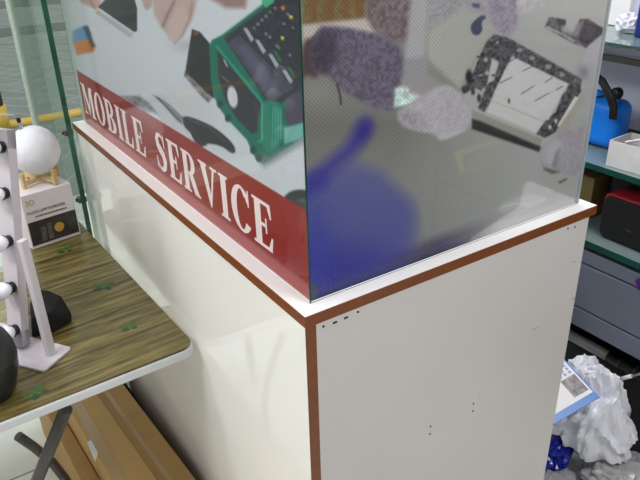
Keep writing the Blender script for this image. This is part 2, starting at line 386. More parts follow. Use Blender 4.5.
def film_mesh(name, o, du, dv, nu, nv, paint, material, parent):
    """grid of a printed film: o + u*du + v*dv; paint(P) -> rgb 0..255, alpha"""
    o = np.array(o, float); du = np.array(du, float); dv = np.array(dv, float)
    U, V = np.meshgrid(np.linspace(0, 1, nu), np.linspace(0, 1, nv))
    U = U.ravel(); V = V.ravel()
    co_ = o[None]+U[:, None]*du+V[:, None]*dv
    d = co_-CAM; z = d@fw
    P = np.stack([320+F*(d@RT)/z, 240-F*(d@UP)/z], 1)
    c, a = paint(P, co_)
    i = np.arange((nu-1)*(nv-1)); r = i//(nu-1); q = i % (nu-1); b0 = r*nu+q
    fs = np.stack([b0, b0+1, b0+nu+1, b0+nu], 1)
    me = bpy.data.meshes.new(name)
    me.vertices.add(len(co_)); me.vertices.foreach_set('co', co_.ravel())
    me.loops.add(fs.size); me.loops.foreach_set('vertex_index', fs.ravel())
    me.polygons.add(len(fs)); me.polygons.foreach_set('loop_start', np.arange(0, fs.size, 4)); me.polygons.foreach_set('loop_total', np.full(len(fs), 4))
    me.update(calc_edges=True)
    ca = me.color_attributes.new('print', 'FLOAT_COLOR', 'POINT')
    s = np.clip(c, 0, 255)/255; l = np.where(s <= .04045, s/12.92, ((s+.055)/1.055)**2.4)
    ca.data.foreach_set('color', np.concatenate([l, a[:, None]], 1).astype(np.float32).ravel())
    me.materials.append(material)
    ob = bpy.data.objects.new(name, me); COL.objects.link(ob)
    ob.parent = parent; ob.matrix_parent_inverse = parent.matrix_basis.inverted()
    return ob

# ------------------------------------------------------------------ printed glass case on the counter
GX, GY, GR, GH = .0251, .0260, .6180, .56
GL = 1.160
gc = empty('glass_display_case', ((GX+GR)/2, .6, 0), 'glass display case with printed repair pictures standing on the white counter', 'display case')
fg = MB().box((GX, GY, .0005), (GR, GY+.0026, GH)).build('front_glass', 'glass', gc)
MB().box((GX-.0004, GY-.0004, .0005), (GX+.0022, GY+.0002, GH)).build('glass_edge', 'gedge_dark', fg)
MB().box((GR-.004, GY-.0004, .0005), (GR+.0004, GY+.0056, GH)).build('glass_edge', 'gedge_pale', fg)
MB().box((GX+.003, GY-.0003, .0003), (GR-.004, GY+.0005, .0016)).build('glass_edge', 'gedge_pale', fg)
sg = MB().box((GX, GY+.0030, .0005), (GX+.0024, GL, GH)).build('side_glass', 'glass', gc)
MB().box((GR-.005, GY+.0058, .0005), (GR, GL, GH)).build('side_glass', 'glass', gc)

def paint_front(P, co_):
    p = Paint(P, (123, 123, 121))
    x = P[:, 0]; y = P[:, 1]
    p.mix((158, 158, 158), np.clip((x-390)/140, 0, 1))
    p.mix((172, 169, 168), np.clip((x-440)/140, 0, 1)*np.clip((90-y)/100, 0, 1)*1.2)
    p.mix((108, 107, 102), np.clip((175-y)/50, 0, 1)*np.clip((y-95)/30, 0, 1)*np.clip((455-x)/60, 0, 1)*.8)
    # top left: brown and yellow stripes, pale band
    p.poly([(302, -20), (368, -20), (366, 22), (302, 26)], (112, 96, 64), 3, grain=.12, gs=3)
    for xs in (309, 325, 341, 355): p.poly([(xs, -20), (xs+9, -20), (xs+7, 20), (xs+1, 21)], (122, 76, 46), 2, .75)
    p.poly([(368, -20), (420, -20), (412, 40), (392, 42), (366, 20)], (112, 98, 104), 4, grain=.2, gs=3)
    p.poly([(302, 25), (366, 18), (374, 32), (362, 38), (325, 30), (303, 44)], (184, 174, 170), 2.5)
    p.poly([(413, -20), (430, -20), (424, 70), (404, 62)], (166, 162, 168), 3, .9)
    p.poly([(428, -20), (492, -20), (495, 12), (440, 40), (426, 30)], (150, 146, 154), 4, .8, grain=.1)
    p.poly([(427, 33), (464, 8), (478, 14), (492, 28), (462, 82), (459, 92), (428, 62)], (160, 161, 155), 3)
    p.poly([(398, 60), (426, 56), (462, 92), (470, 105), (430, 100), (400, 84)], (142, 139, 145), 3)
    p.poly([(428, 62), (460, 90), (458, 96), (427, 74)], (126, 126, 118), 2.5, .8)
    # dark speckled glove
    p.org([(303, 40), (312, 38), (322, 30), (320, 70), (316, 80), (306, 74), (301, 82)], (78, 60, 62), 3)
    p.org([(318, 28), (333, 25), (370, 32), (397, 42), (405, 60), (400, 85), (395, 96), (398, 108), (385, 112), (360, 101), (342, 90), (334, 82), (328, 75), (317, 73), (310, 66), (308, 50)], (96, 88, 108), 2.5, grain=.2, gs=2.6)
    p.poly([(309, 50), (322, 28), (338, 34), (336, 60), (326, 74), (312, 70)], (62, 52, 70), 5, .8, grain=.2)
    p.gauss(318, 92, 16, 12, (136, 134, 128), .7)
    p.line([(337, 84), (340, 95), (341, 104)], 1.6, (34, 34, 42), 1)
    p.poly([(395, 88), (404, 86), (424, 95), (410, 105), (394, 107)], (192, 210, 207), 2, grain=.15)
    p.poly([(408, 86), (432, 88), (424, 97), (410, 93)], (150, 140, 146), 2)
    # fingers of glove
    p.org([(397, 110), (412, 104), (440, 84), (452, 86), (462, 94), (472, 110), (473, 120), (467, 130), (452, 134), (440, 141), (436, 134), (415, 131), (399, 124)], (170, 164, 172), 2, grain=.05, gs=2.6)
    p.org([(397, 112), (415, 110), (430, 125), (420, 131), (400, 124)], (142, 134, 146), 4, .7, grain=.15)
    p.org([(436, 134), (452, 131), (468, 128), (460, 134), (440, 142)], (176, 174, 178), 1.5)
    p.org([(486, -20), (515, -20), (519, 18), (512, 36), (499, 33), (490, 20)], (142, 132, 150), 2.5, grain=.12, gs=2.6)
    p.poly([(515, -20), (545, -20), (543, 8), (518, 14)], (176, 172, 178), 3, grain=.08)
    p.org([(470, 26), (475, 20), (480, 16), (485, 15), (486, 18), (481, 22), (483, 30), (478, 36), (472, 34)], (70, 70, 92), 1)
    p.poly([(472, 3), (480, 4), (479, 8), (473, 7)], (70, 78, 110), 1)
    # circuit chips
    p.poly([(545, 27), (549, 17), (556, 18), (565, 20), (566, 24), (562, 30), (573, 33), (580, 19), (590, 19), (596, 24), (604, 29), (600, 36), (592, 42), (586, 48), (575, 44), (560, 36)], (92, 86, 90), 1.1, grain=.35, gs=2.5)
    p.poly([(557, 18), (566, 20), (565, 25), (558, 24)], (66, 60, 66), .8)
    p.poly([(560, 26), (566, 26), (573, 31), (572, 36), (562, 32)], (150, 148, 150), 1, .7)
    p.poly([(574, 24), (581, 21), (580, 32), (574, 37)], (156, 152, 156), 1, .6)
    p.poly([(586, 20), (603, 28), (603, 34), (586, 46), (577, 40)], (70, 60, 66), 1.2, .85, grain=.25, gs=3)
    p.line([(547, 27), (562, 34), (574, 41)], 1.6, (196, 194, 190), .8, .8)
    p.org([(604, 34), (596, 40), (586, 52), (579, 70), (592, 76), (602, 66)], (172, 166, 176), 2)
    p.gauss(584, 72, 6, 7, (120, 114, 126), .8)
    # phone frame
    p.poly([(462, 92), (476, 62), (487, 40), (494, 34), (506, 36), (545, 57), (582, 79), (585, 90), (566, 122), (546, 150), (508, 136), (472, 118)], (166, 163, 164), 1.2)
    p.poly([(470, 80), (486, 42), (494, 34), (507, 37), (582, 79), (580, 92), (570, 90), (512, 56), (505, 70), (494, 96), (484, 112), (478, 108), (484, 92), (476, 88), (464, 94), (461, 88)], (80, 77, 82), 1, grain=.45, gs=1.7)
    p.poly([(492, 58), (499, 62), (494, 80), (487, 84)], (178, 176, 176), 1)
    p.poly([(498, 44), (512, 52), (506, 58), (494, 50)], (96, 92, 98), 1, .7)
    for q in ((532, 58), (548, 67), (562, 75), (520, 50)): p.blob(q[0], q[1], 3, 2.2, (140, 136, 140), 1)
    for i in range(16):
        hx, hy = hash01(i*1.7, 3.1), hash01(i*2.3, 7.7)
        p.blob(468+hx*30, 60+hy*44-hx*18, 1.1+hash01(i, 1.), 1.0+hash01(i, 2.)*1.6, (170, 166, 168) if i % 2 else (46, 44, 50), .7, .85)
    for i in range(10): p.blob(512+i*7, 47+i*3.7, 1.4, .9, (152, 148, 150) if i % 2 else (54, 52, 56), .6, .8, .5)
    for i in range(9): p.blob(548+hash01(i, 5.)*16-i, 110+i*2.6, 1.5, 1.5, (176, 172, 174) if i % 2 else (48, 46, 50), .6, .8)
    p.blob(469, 77, 3.4, 7, (44, 42, 46), 1.2)
    for q in ((464, 90, 3), (473, 92, 3), (479, 98, 4), (484, 104, 3)): p.blob(q[0], q[1], 2, q[2], (60, 58, 62), .8)
    p.poly([(513, 57), (569, 84), (561, 95), (552, 112), (543, 136), (515, 124), (487, 112), (495, 90), (505, 70)], (190, 188, 190), 1, grain=.03)
    for a, b in (((500, 83), (512, 77)), ((521, 94), (534, 86)), ((535, 101), (549, 93)), ((509, 62), (518, 57)), ((523, 71), (533, 66)), ((545, 82), (552, 78)), ((556, 90), (563, 86))):
        p.line([a, b], .9, (70, 68, 70), .5, .85)
    p.blob(509, 101, 1.2, 2.5, (90, 88, 90), .6)
    p.line([(490, 100), (545, 122)], 1, (150, 148, 150), .8, .7)
    p.poly([(571, 84), (582, 90), (566, 114), (556, 132), (545, 138), (536, 134), (546, 120), (556, 112), (562, 96)], (70, 66, 70), 1, grain=.5, gs=1.8)
    p.poly([(575, 96), (579, 98), (562, 128), (557, 126)], (196, 194, 194), .8)
    for q in ((552, 110), (548, 118), (556, 121), (550, 127)): p.blob(q[0], q[1], 1.6, 2.2, (186, 184, 184), .7)
    p.poly([(583, 92), (588, 94), (566, 132), (558, 138), (554, 134)], (156, 150, 142), 1.2)
    p.poly([(472, 110), (542, 139), (540, 149), (472, 120)], (142, 138, 132), 1)
    p.poly([(472, 119), (480, 121), (541, 147), (539, 152), (472, 129)], (50, 48, 50), 1.2)
    # lower right fingers
    p.org([(542, 147), (556, 134), (575, 128), (594, 120), (590, 146), (586, 176), (572, 176), (567, 174), (553, 171), (543, 167), (539, 156)], (152, 147, 156), 1.8, grain=.06)
    p.org([(545, 148), (556, 138), (563, 146), (554, 168), (543, 163)], (172, 168, 174), 3, .8)
    p.poly([(556, 152), (560, 148), (556, 168), (552, 166)], (116, 112, 118), 2, .8)
    p.poly([(543, 167), (553, 170), (560, 172), (552, 174), (544, 170)], (96, 92, 88), 1.2)
    p.poly([(558, 182), (566, 178), (568, 179), (560, 184)], (98, 96, 92), .8)
    p.poly([(590, 60), (597, 62), (588, 140), (582, 150)], (162, 158, 160), 3, .5)
    # yellowish outline
    p.poly([(454, 152), (496, 138), (498, 143), (462, 155), (465, 172), (460, 174)], (162, 160, 138), 1.5, .6)
    p.poly([(464, 160), (495, 150), (500, 166), (470, 174)], (152, 150, 138), 3, .5)
    # blue blurred glove
    p.poly([(296, 190), (322, 170), (352, 162), (382, 172), (408, 198), (416, 216), (411, 245), (400, 300), (296, 330)], (86, 88, 140), 8, .95)
    p.poly([(296, 200), (330, 192), (382, 196), (408, 206), (409, 240), (398, 300), (296, 330)], (78, 82, 140), 16, .8)
    p.gauss(345, 275, 62, 34, (28, 28, 134), .95)
    p.gauss(312, 270, 20, 60, (34, 40, 148), .8)
    p.line([(296, 192), (326, 170), (350, 150), (364, 128)], 15, (58, 54, 138), 7, .9)
    p.line([(296, 196), (318, 182)], 16, (48, 44, 138), 8, .8)
    p.gauss(364, 131, 8, 14, (40, 32, 126), .85, .35)
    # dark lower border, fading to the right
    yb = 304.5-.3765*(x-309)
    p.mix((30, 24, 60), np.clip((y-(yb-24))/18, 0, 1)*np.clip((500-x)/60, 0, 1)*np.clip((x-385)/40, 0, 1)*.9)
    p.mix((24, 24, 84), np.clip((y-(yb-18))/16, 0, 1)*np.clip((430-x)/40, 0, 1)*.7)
    p.poly([(310, 284), (317, 282), (317, 300), (310, 303)], (52, 72, 74), 1.5, .8)
    p.org([(497, 207), (512, 198), (530, 194), (548, 197), (540, 206), (520, 212), (500, 213)], (186, 186, 188), 2, .55)
    p.line([(503, 207), (516, 203), (528, 205), (545, 199)], 1.6, (204, 204, 206), 1, .6)
    p.line([(510, 212), (524, 208)], 1.4, (122, 122, 124), 1, .5)
    # clearer corner where the picture ends: the film thins out and the white counter shows through
    m = np.clip(.5-sdf(P, [(524, 184), (532, 182), (578, 201), (582, 225), (500, 240), (470, 240), (520, 205)])/4, 0, 1)
    p.a = 1-.22*m
    p.a = np.where(co_[:, 2] > .5, 1, p.a)
    return p.c, p.a
def paint_left(P, co_):
    p = Paint(P, (204, 209, 218)); x = P[:, 0]; y = P[:, 1]
    p.mix((176, 186, 186), np.clip((88-x)/22, 0, 1))
    p.gauss(185, 110, 30, 26, (188, 186, 190), .5)
    # hands and phone at the top
    p.org([(60, -20), (100, -20), (100, 10), (95, 9), (88, 6), (80, 2)], (184, 152, 148), 1.5)
    p.org([(92, -20), (99, -20), (100, 13), (98, 16), (95, 10)], (196, 160, 152), 1)
    p.poly([(96, 10), (99, 6), (106, -2), (134, -4), (138, 8), (138, 36), (132, 36)], (214, 214, 220), 1)
    p.poly([(98, 7), (106, -1), (134, -2), (137, 8), (137, 31), (134, 32)], (40, 44, 46), .8)
    p.poly([(98, 10), (134, 34), (130, 38), (97, 14)], (150, 152, 160), 1, .6)
    p.org([(140, -20), (156, -20), (153, -2), (151, 8), (146, 11), (142, 3)], (180, 156, 152), 1.5)
    p.org([(152, -10), (200, -20), (196, 10), (188, 28), (178, 40), (166, 34), (160, 26), (153, 12)], (186, 164, 160), 2)
    p.line([(174, 2), (167, 16), (163, 26)], 2.4, (126, 98, 98), 1.6, .8)
    p.org([(172, 14), (184, 4), (190, 20), (182, 36), (174, 42), (166, 34)], (196, 174, 170), 2, .9)
    p.org([(167, 34), (173, 36), (177, 41), (173, 43), (168, 40)], (206, 178, 172), 1, .9)
    p.line([(192, 2), (190, 18), (182, 36), (175, 43)], 2, (150, 124, 122), 1.4, .7)
    p.gauss(186, 46, 14, 6, (168, 164, 172), .6)
    p.line([(90, 0), (95, 8)], 1.4, (136, 104, 102), 1, .7)
    p.poly([(196, -20), (252, -20), (245, 8), (226, 8), (206, -4)], (150, 120, 118), 3)
    p.poly([(72, 31), (86, 25), (91, 33), (90, 40), (73, 44)], (98, 140, 182), 1.5)
    p.poly([(73, 42), (91, 39), (96, 46), (93, 52), (77, 55)], (196, 122, 62), 1.5)
    p.poly([(83, 27), (88, 26), (95, 46), (92, 48)], (60, 64, 84), 1.2, .8)
    # screen module
    p.poly([(192, 29), (200, 32), (210, 44), (214, 98), (207, 98), (185, 74)], (40, 40, 42), .8)
    p.poly([(185, 71), (207, 93), (213, 97), (208, 103), (200, 95), (184, 76)], (124, 124, 126), .9, grain=.3)
    p.blob(196, 33, 2.5, 2, (130, 70, 40), .8)
    # green bench meter
    p.poly([(209, 46), (212, 40), (222, 35), (264, 3), (274, -20), (310, -20), (306, 136), (278, 154), (264, 164), (256, 160), (247, 140), (232, 124), (222, 112), (214, 97), (211, 80)], (20, 108, 90), 1)
    p.poly([(224, 38), (264, 8), (276, -20), (310, -20), (306, 88), (280, 104), (266, 101)], (50, 50, 62), .9, grain=.1)
    p.poly([(217, 48), (226, 56), (262, 102), (258, 118), (257, 132), (252, 134), (238, 120), (226, 102), (219, 80)], (52, 50, 58), 1)
    p.poly([(228, 43), (237, 37), (291, 89), (270, 100)], (74, 72, 92), .9)
    p.poly([(237, 46), (246, 45), (280, 84), (270, 94)], (88, 88, 112), 2, .8)
    p.line([(238, 36), (292, 88), (271, 100)], 1, (96, 94, 104), .6)
    p.line([(217, 47), (262, 102)], 3.2, (36, 142, 118), .9)
    for q in ((248, 35), (260, 47), (273, 61), (287, 77)): p.poly([(q[0]-5, q[1]-7), (q[0]-1, q[1]-7), (q[0]+6, q[1]+4), (q[0]+3, q[1]+7)], (166, 164, 186), .8)
    for q in ((277, 57), (291, 73)): p.poly([(q[0]-4, q[1]-6), (q[0]-1, q[1]-6), (q[0]+5, q[1]+4), (q[0]+3, q[1]+6)], (40, 110, 80), .7)
    p.blob(282.5, 38, 1.8, 1.6, (216, 196, 60), .7)
    for i, q in enumerate([(254, 28), (258, 24), (262, 20), (266, 16), (270, 12), (266, 34), (270, 37), (277, 46), (279, 48), (290, 55), (275, 8), (288, 14), (293, 28), (284, 24)]):
        p.blob(q[0], q[1], 1.6, 1.3, (150, 150, 160) if i % 4 else (80, 160, 110), .6, .8)
    p.blob(283, 8, 2.2, 2, (214, 110, 60), .8); p.blob(291, 17, 2, 1.6, (226, 206, 90), .8)
    p.poly([(262, -20), (275, -20), (274, 2), (266, 8), (262, 4)], (70, 170, 130), 1)
    p.blob(232.5, 97, 5, 11, (206, 206, 216), .8, ang=-.15)
    p.line([(224, 60), (227, 66)], 1.6, (170, 170, 180), .6); p.line([(222, 76), (228, 82)], 1, (120, 120, 130), .6)
    p.poly([(262, 102), (270, 100), (281, 103), (283, 136), (277, 150), (266, 152), (260, 140)], (26, 124, 102), .9)
    for i in range(4): p.line([(273+2.6*i, 108), (272+2.8*i, 148-2*i)], .8, (120, 190, 172), .5, .8)
    p.line([(262, 104), (262, 140), (258, 142)], 1, (120, 200, 180), .6, .8)
    p.org([(284, 98), (306, 86), (306, 124), (286, 128)], (78, 72, 92), 1)
    p.poly([(284, 128), (306, 122), (306, 138), (284, 144)], (110, 176, 166), 1)
    p.poly([(280, 150), (306, 136), (306, 142), (284, 156), (264, 168), (258, 160)], (120, 122, 130), 3, .7)
    for q in ((220, 104), (228, 118), (253, 150), (259, 158)): p.blob(q[0], q[1], 3, 4, (22, 62, 60), 1)
    # pliers
    p.poly([(152, 94), (160, 98), (168, 103), (183, 117), (182, 125), (176, 120), (164, 106)], (132, 134, 142), .8)
    p.line([(157, 97), (180, 121)], 1, (56, 56, 62), .6)
    p.org([(182, 117), (188, 116), (204, 122), (217, 129), (233, 143), (236, 152), (232, 154), (222, 146), (208, 143), (206, 146), (199, 147), (193, 139), (191, 133), (184, 127)], (42, 42, 46), .9)
    p.line([(188, 119), (210, 128), (226, 142)], 1, (110, 110, 116), .7, .7)
    p.poly([(120, 96), (140, 96), (150, 104), (158, 114), (146, 112), (130, 103)], (110, 112, 116), 1.5, .8, grain=.3)
    # black round object near the corner
    p.blob(300, 204, 18, 14.5, (48, 54, 60), .9)
    p.poly([(279, 199), (283, 197), (285, 199), (281, 201)], (222, 196, 150), .8)
    # red band: straight edges on the film itself
    z = co_[:, 2]; yy = co_[:, 1]
    band = np.clip(.5-(z-.1425)/.0015, 0, 1)*np.clip((1.128-yy)/.003, 0, 1)
    p.mix((150, 40, 38), band)
    p.mix((168, 62, 60), band*np.clip((.028-z)/.003, 0, 1)*.8)
    p.mix((186, 150, 148), np.clip((.004-z)/.0012, 0, 1)*band*.8)
    return p.c, p.a
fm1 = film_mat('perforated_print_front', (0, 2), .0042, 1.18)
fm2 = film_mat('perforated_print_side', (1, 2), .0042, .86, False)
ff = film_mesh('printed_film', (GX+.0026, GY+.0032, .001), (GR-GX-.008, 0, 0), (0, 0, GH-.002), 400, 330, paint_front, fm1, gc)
fl_ = film_mesh('printed_film', (GX+.0030, GY+.0036, .001), (0, GL-GY-.007, 0), (0, 0, GH-.002), 560, 270, paint_left, fm2, gc)
tag(ff, 'printed film with gloved hands and an opened phone'); tag(fl_, 'printed film with meter, pliers and red lettering band')

# serif capitals for the band
def ring(cx, cy, rx, ry, ix, iy, a0, a1, n=28):
    o = [(cx+rx*math.cos(a0+(a1-a0)*i/n), cy+ry*math.sin(a0+(a1-a0)*i/n)) for i in range(n+1)]
    q = [(cx+ix*math.cos(a0+(a1-a0)*i/n), cy+iy*math.sin(a0+(a1-a0)*i/n)) for i in range(n+1)]
    return [[o[i], o[i+1], q[i+1], q[i]] for i in range(n)]
def rc(x0, y0, x1, y1): return [[(x0, y0), (x1, y0), (x1, y1), (x0, y1)]]
def stroke(pts, ws):
    out = []; Ls = []; Rs = []
    for i, p in enumerate(pts):
        a = pts[max(0, i-1)]; b = pts[min(len(pts)-1, i+1)]; dx, dy = b[0]-a[0], b[1]-a[1]; l = math.hypot(dx, dy)
        nx, ny = -dy/l*ws[i]/2, dx/l*ws[i]/2; Ls.append((p[0]+nx, p[1]+ny)); Rs.append((p[0]-nx, p[1]-ny))
    return [[Ls[i], Ls[i+1], Rs[i+1], Rs[i]] for i in range(len(pts)-1)]
def stem(x, w=.25): return rc(x, 0, x+w, 1)+rc(x-.09, 0, x+w+.09, .06)+rc(x-.09, .94, x+w+.09, 1)
G = {}
G['I'] = (.43, stem(.09))
G['L'] = (.76, stem(.09)+rc(.2, 0, .70, .075)+[[(.56, .05), (.70, .05), (.75, .34), (.69, .34)]])
G['E'] = (.80, stem(.09)+rc(.2, 0, .74, .075)+rc(.2, .925, .72, 1)+rc(.2, .46, .56, .54)+[[(.60, .05), (.74, .05), (.79, .32), (.73, .32)], [(.58, .95), (.72, .95), (.75, .70), (.69, .70)]]+rc(.50, .34, .56, .66))
G['O'] = (.96, ring(.48, .5, .46, .52, .20, .45, 0, 2*PI, 40))
G['C'] = (.88, ring(.48, .5, .46, .52, .20, .45, .75, 2*PI-.6, 36)+rc(.77, .64, .83, 1.0)+[[(.64, .88), (.80, .82), (.80, .68), (.73, .72)]])
G['B'] = (.86, stem(.09)+ring(.42, .75, .34, .25, .12, .19, -PI/2, PI/2, 16)+ring(.42, .26, .42, .26, .15, .195, -PI/2, PI/2, 16)+rc(.28, .94, .43, 1)+rc(.28, .50, .43, .56)+rc(.28, .0, .43, .06)+rc(.28, .46, .43, .52))
G['R'] = (.92, stem(.09)+ring(.42, .73, .35, .27, .12, .21, -PI/2, PI/2, 16)+rc(.28, .94, .43, 1)+rc(.28, .46, .43, .52)+[[(.34, .50), (.60, .50), (.90, .04), (.64, .0)]]+rc(.62, 0, .95, .06))
G['M'] = (1.14, rc(.12, 0, .19, 1)+rc(.0, 0, .31, .06)+rc(.82, 0, 1.07, 1)+rc(.74, 0, 1.15, .06)+[[(.08, 1), (.36, 1), (.64, .22), (.54, .0)]]+[[(.82, 1), (.92, 1), (.58, .02), (.50, .08)]]+rc(.0, .94, .28, 1)+rc(.82, .94, 1.15, 1))
G['V'] = (.92, [[(.06, 1), (.33, 1), (.58, .22), (.48, -.02)], [(.72, 1), (.82, 1), (.53, -.02), (.47, .06)]]+rc(-.02, .94, .43, 1)+rc(.60, .94, .94, 1))
sp_pts = [(.64, .80), (.56, .92), (.41, .965), (.26, .92), (.19, .80), (.23, .66), (.38, .56), (.54, .45), (.60, .30), (.55, .14), (.42, .04), (.26, .04), (.14, .11), (.08, .24)]
G['S'] = (.76, stroke(sp_pts, [.06, .07, .09, .15, .21, .24, .26, .26, .25, .2, .13, .09, .07, .06])+rc(.62, .66, .68, 1)+rc(.05, 0, .11, .35))
mk['lettering'] = mat('pinkish_white_lettering', (236, 220, 222), .4, var=.02)
def word(wd, ya, yb, z0, h):
    lt = MB(); i_ = 0
    tot = sum(G[c][0] for c in wd)+.10*(len(wd)-1); k = abs(ya-yb)/tot; cur = 0
    for c in wd:
        w, polys = G[c]
        for q in polys:
            i_ += 1; lt.poly([(GX+.0028-.00001*(i_ % 20), ya-(cur+x_)*k, z0+y_*h) for x_, y_ in q])
        cur += w+.10
    return lt.build('lettering', 'lettering', fl_)
word('MOBILE', 1.112, .664, .035, .079)
word('SERVICE', .602, .127, .035, .079)

# ------------------------------------------------------------------ glass pane beside the counter's far end
gp = empty('glass_partition', (-.02, 1.3, FLOOR), 'upright clear glass pane with dark green edge between wooden table and counter end', 'glass pane')
MB().box((-.026, 1.122, FLOOR), (-.014, 1.54, 1.2)).build('pane', 'glass_green', gp)
MB().box((-.0265, 1.120, FLOOR), (-.0135, 1.122, 1.2)).build('polished_edge', 'gedge', gp)
MB().box((-.034, 1.54, FLOOR), (-.012, 1.556, 1.2)).build('far_edge', 'frame', gp)
for (a, b) in [(64, 133), (78, 200)]:
    q = ony(a, b, 1.14)
    c = MB().box((-.032, 1.13, q[2]-.008), (-.008, 1.15, q[2]+.008)).build('glass_clip', 'alu', gp, bevel=.002)
    MB().lathe([(0, 0), (.005, 0), (.005, .004), (0, .004)], (-.0322, 1.14, q[2]), (-1, 0, 0), 12).build('clip_screw', 'legmetal', c)

# ------------------------------------------------------------------ folding table
ft = empty('folding_table', (-.6, .8, FLOOR), 'folding table with wood print top and white rim beside the counter', 'table')
c1 = (-.009, .408); c2 = (-.034, 1.19); c3 = (-1.25, 1.22); c4 = (-1.22, .375)
def rounded(poly, r, n=8):
    out = []
    m_ = len(poly)
    for i in range(m_):
        p = Vector(poly[i]); a = (Vector(poly[i-1])-p).normalized(); b = (Vector(poly[(i+1) % m_])-p).normalized()
        ang = a.angle(b); d = r/math.tan(ang/2); c = p+(a+b).normalized()*r/math.sin(ang/2)
        s = p+a*d-c; e = p+b*d-c
        a0 = math.atan2(s.y, s.x); a1 = math.atan2(e.y, e.x); dl = (a1-a0+PI) % (2*PI)-PI
        for k in range(n+1):
            q = a0+dl*k/n; out.append((c.x+r*math.cos(q), c.y+r*math.sin(q)))
    return out
poly_out = rounded([c1, c2, c3, c4], .032)
inn = [(c1[0]-.003, c1[1]+.003), (c2[0]-.003, c2[1]-.003), (c3[0]+.003, c3[1]-.003), (c4[0]+.003, c4[1]+.003)]
poly_in = rounded(inn, .030)
tt = MB().prism(poly_in, TAB-.004, TAB).build('tabletop', 'wood', ft)
MB().prism(poly_out, TAB-.024, TAB-.0035).build('table_rim', 'rim', ft, bevel=.004)
def leaf(cx, cy, sc_, ang, parts):
    mb = MB()
    for (dx, dy, l, w, a, mi) in parts:
        a += ang; pts = []
        for k in range(9): u = k/8; pts.append((u*l, w*math.sin(PI*u**.8)))
        for k in range(7, 0, -1): u = k/8; pts.append((u*l, -w*math.sin(PI*u**.8)))
        mb.add([(cx+dx*sc_+sc_*(u*math.cos(a)-v*math.sin(a)), cy+dy*sc_+sc_*(u*math.sin(a)+v*math.cos(a)), TAB+.0003+.0001*mi) for u, v in pts], [tuple(range(len(pts)))], mi)
    return mb.build('leaf_print', ['leaf', 'leafdark'], tt)
LP = [(0, 0, .027, .0095, .35, 0), (-.002, .002, .026, .0085, 2.2, 0), (-.004, -.002, .022, .0085, 3.3, 1), (.002, -.004, .018, .006, 5.2, 1)]
for (a, b, s_, an) in [(66, 250, .95, .2), (104, 287, 1.1, -.1), (130, 327, .85, .3), (39, 392, .95, 1.0)]:
    q = onz(a, b, TAB); leaf(q[0], q[1], s_, an, LP)
# legs: U-shaped tubes hinged under the top
def leg(name, pts, r=.0125):
    return MB().tube(pts, r, 14).build(name, 'legmetal', ft)
A = onz(64, 415, TAB-.035); A = np.array([-.245, .475, TAB-.035])
def leg_at(a, b, y): return ony(a, b, y)
l1 = MB().tube([leg_at(66, 409, .44), leg_at(38, 478, .50), leg_at(38, 478, .50)+(leg_at(38, 478, .50)-leg_at(66, 409, .44))*3.05], .0125, 14).build('leg', 'legmetal', ft)
p0 = onx(19, 437, -.33); p1 = leg_at(46, 456, .74); p2 = leg_at(72, 482, .70)
l2 = MB().tube([leg_at(18, 436, .70), leg_at(34, 447, .70), leg_at(52, 462, .70), leg_at(66, 480, .70), leg_at(74, 496, .70), leg_at(76, 520, .70), (leg_at(76, 520, .70)[0], .70, FLOOR)], .011, 14).build('leg_brace', 'legmetal', ft)
MB().tube([(-1.1, .5, TAB-.03), (-1.14, .5, FLOOR)], .0125, 14).build('leg', 'legmetal', ft)
MB().tube([(-1.1, 1.1, TAB-.03), (-1.14, 1.1, FLOOR)], .0125, 14).build('leg', 'legmetal', ft)
MB().tube([(-.40, 1.1, TAB-.03), (-.44, 1.1, FLOOR)], .0125, 14).build('leg', 'legmetal', ft)

# ------------------------------------------------------------------ long cartons under the table
def carton(label, x0, x1, xs0, xs1, y0, y1, ztop, m, extra=None):
    o = empty('long_carton', ((x0+x1)/2, (y0+y1)/2, FLOOR), label, 'cardboard box', 'long cartons under the table')
    # x0,x1 at far end, xs0,xs1 at near end
    MB().add([(xs0, y0, FLOOR), (xs1, y0, FLOOR), (x1, y1, FLOOR), (x0, y1, FLOOR), (xs0, y0, ztop), (xs1, y0, ztop), (x1, y1, ztop), (x0, y1, ztop)],
             [(0,3,2,1),(4,5,6,7),(0,1,5,4),(1,2,6,5),(2,3,7,6),(3,0,4,7)]).build('box_body', m, o, bevel=.003)
    return o
ZA, ZB, ZC = -.79, -.70, -.72
b1 = carton('long cardboard carton under the table, leftmost, nearest the metal leg', -.262, -.231, -.235, -.186, .36, 1.25, ZA, 'card2')
b2 = carton('long cardboard carton under the table with small white sticker, middle one', -.228, -.148, -.185, -.094, .34, 1.25, ZB, 'card')
b3 = carton('long cardboard carton under the table, rightmost, nearest the white counter', -.144, -.062, -.089, -.014, .33, 1.22, ZC, 'card2')
MB().add([tuple(onz(a, b, ZB+.001)) for a, b in [(87, 442), (91, 440), (98, 453), (95, 462)]], [(0, 1, 2, 3)]).build('white_sticker', 'paper', b2)
MB().add([(-.19, .34, ZB+.0006), (-.155, .34, ZB+.0006), (-.184, 1.25, ZB+.0006), (-.204, 1.25, ZB+.0006)], [(0, 1, 2, 3)]).build('packing_tape', 'tape', b2)
MB().add([(-.070, .33, ZC+.0006), (-.058, .33, ZC+.0006), (-.110, 1.22, ZC+.0006), (-.122, 1.22, ZC+.0006)], [(0, 1, 2, 3)]).build('packing_tape', 'tape', b3)

rs = MB().box((-.040, .86, FLOOR), (-.004, 1.115, -.83)).build('gap_shade_block', 'bagblack', None, bevel=.01)  # made-up dark block, stands in for the shade in this gap
tag(rs, 'dark block added to shade the gap between the cartons and the white counter', 'shade filler')
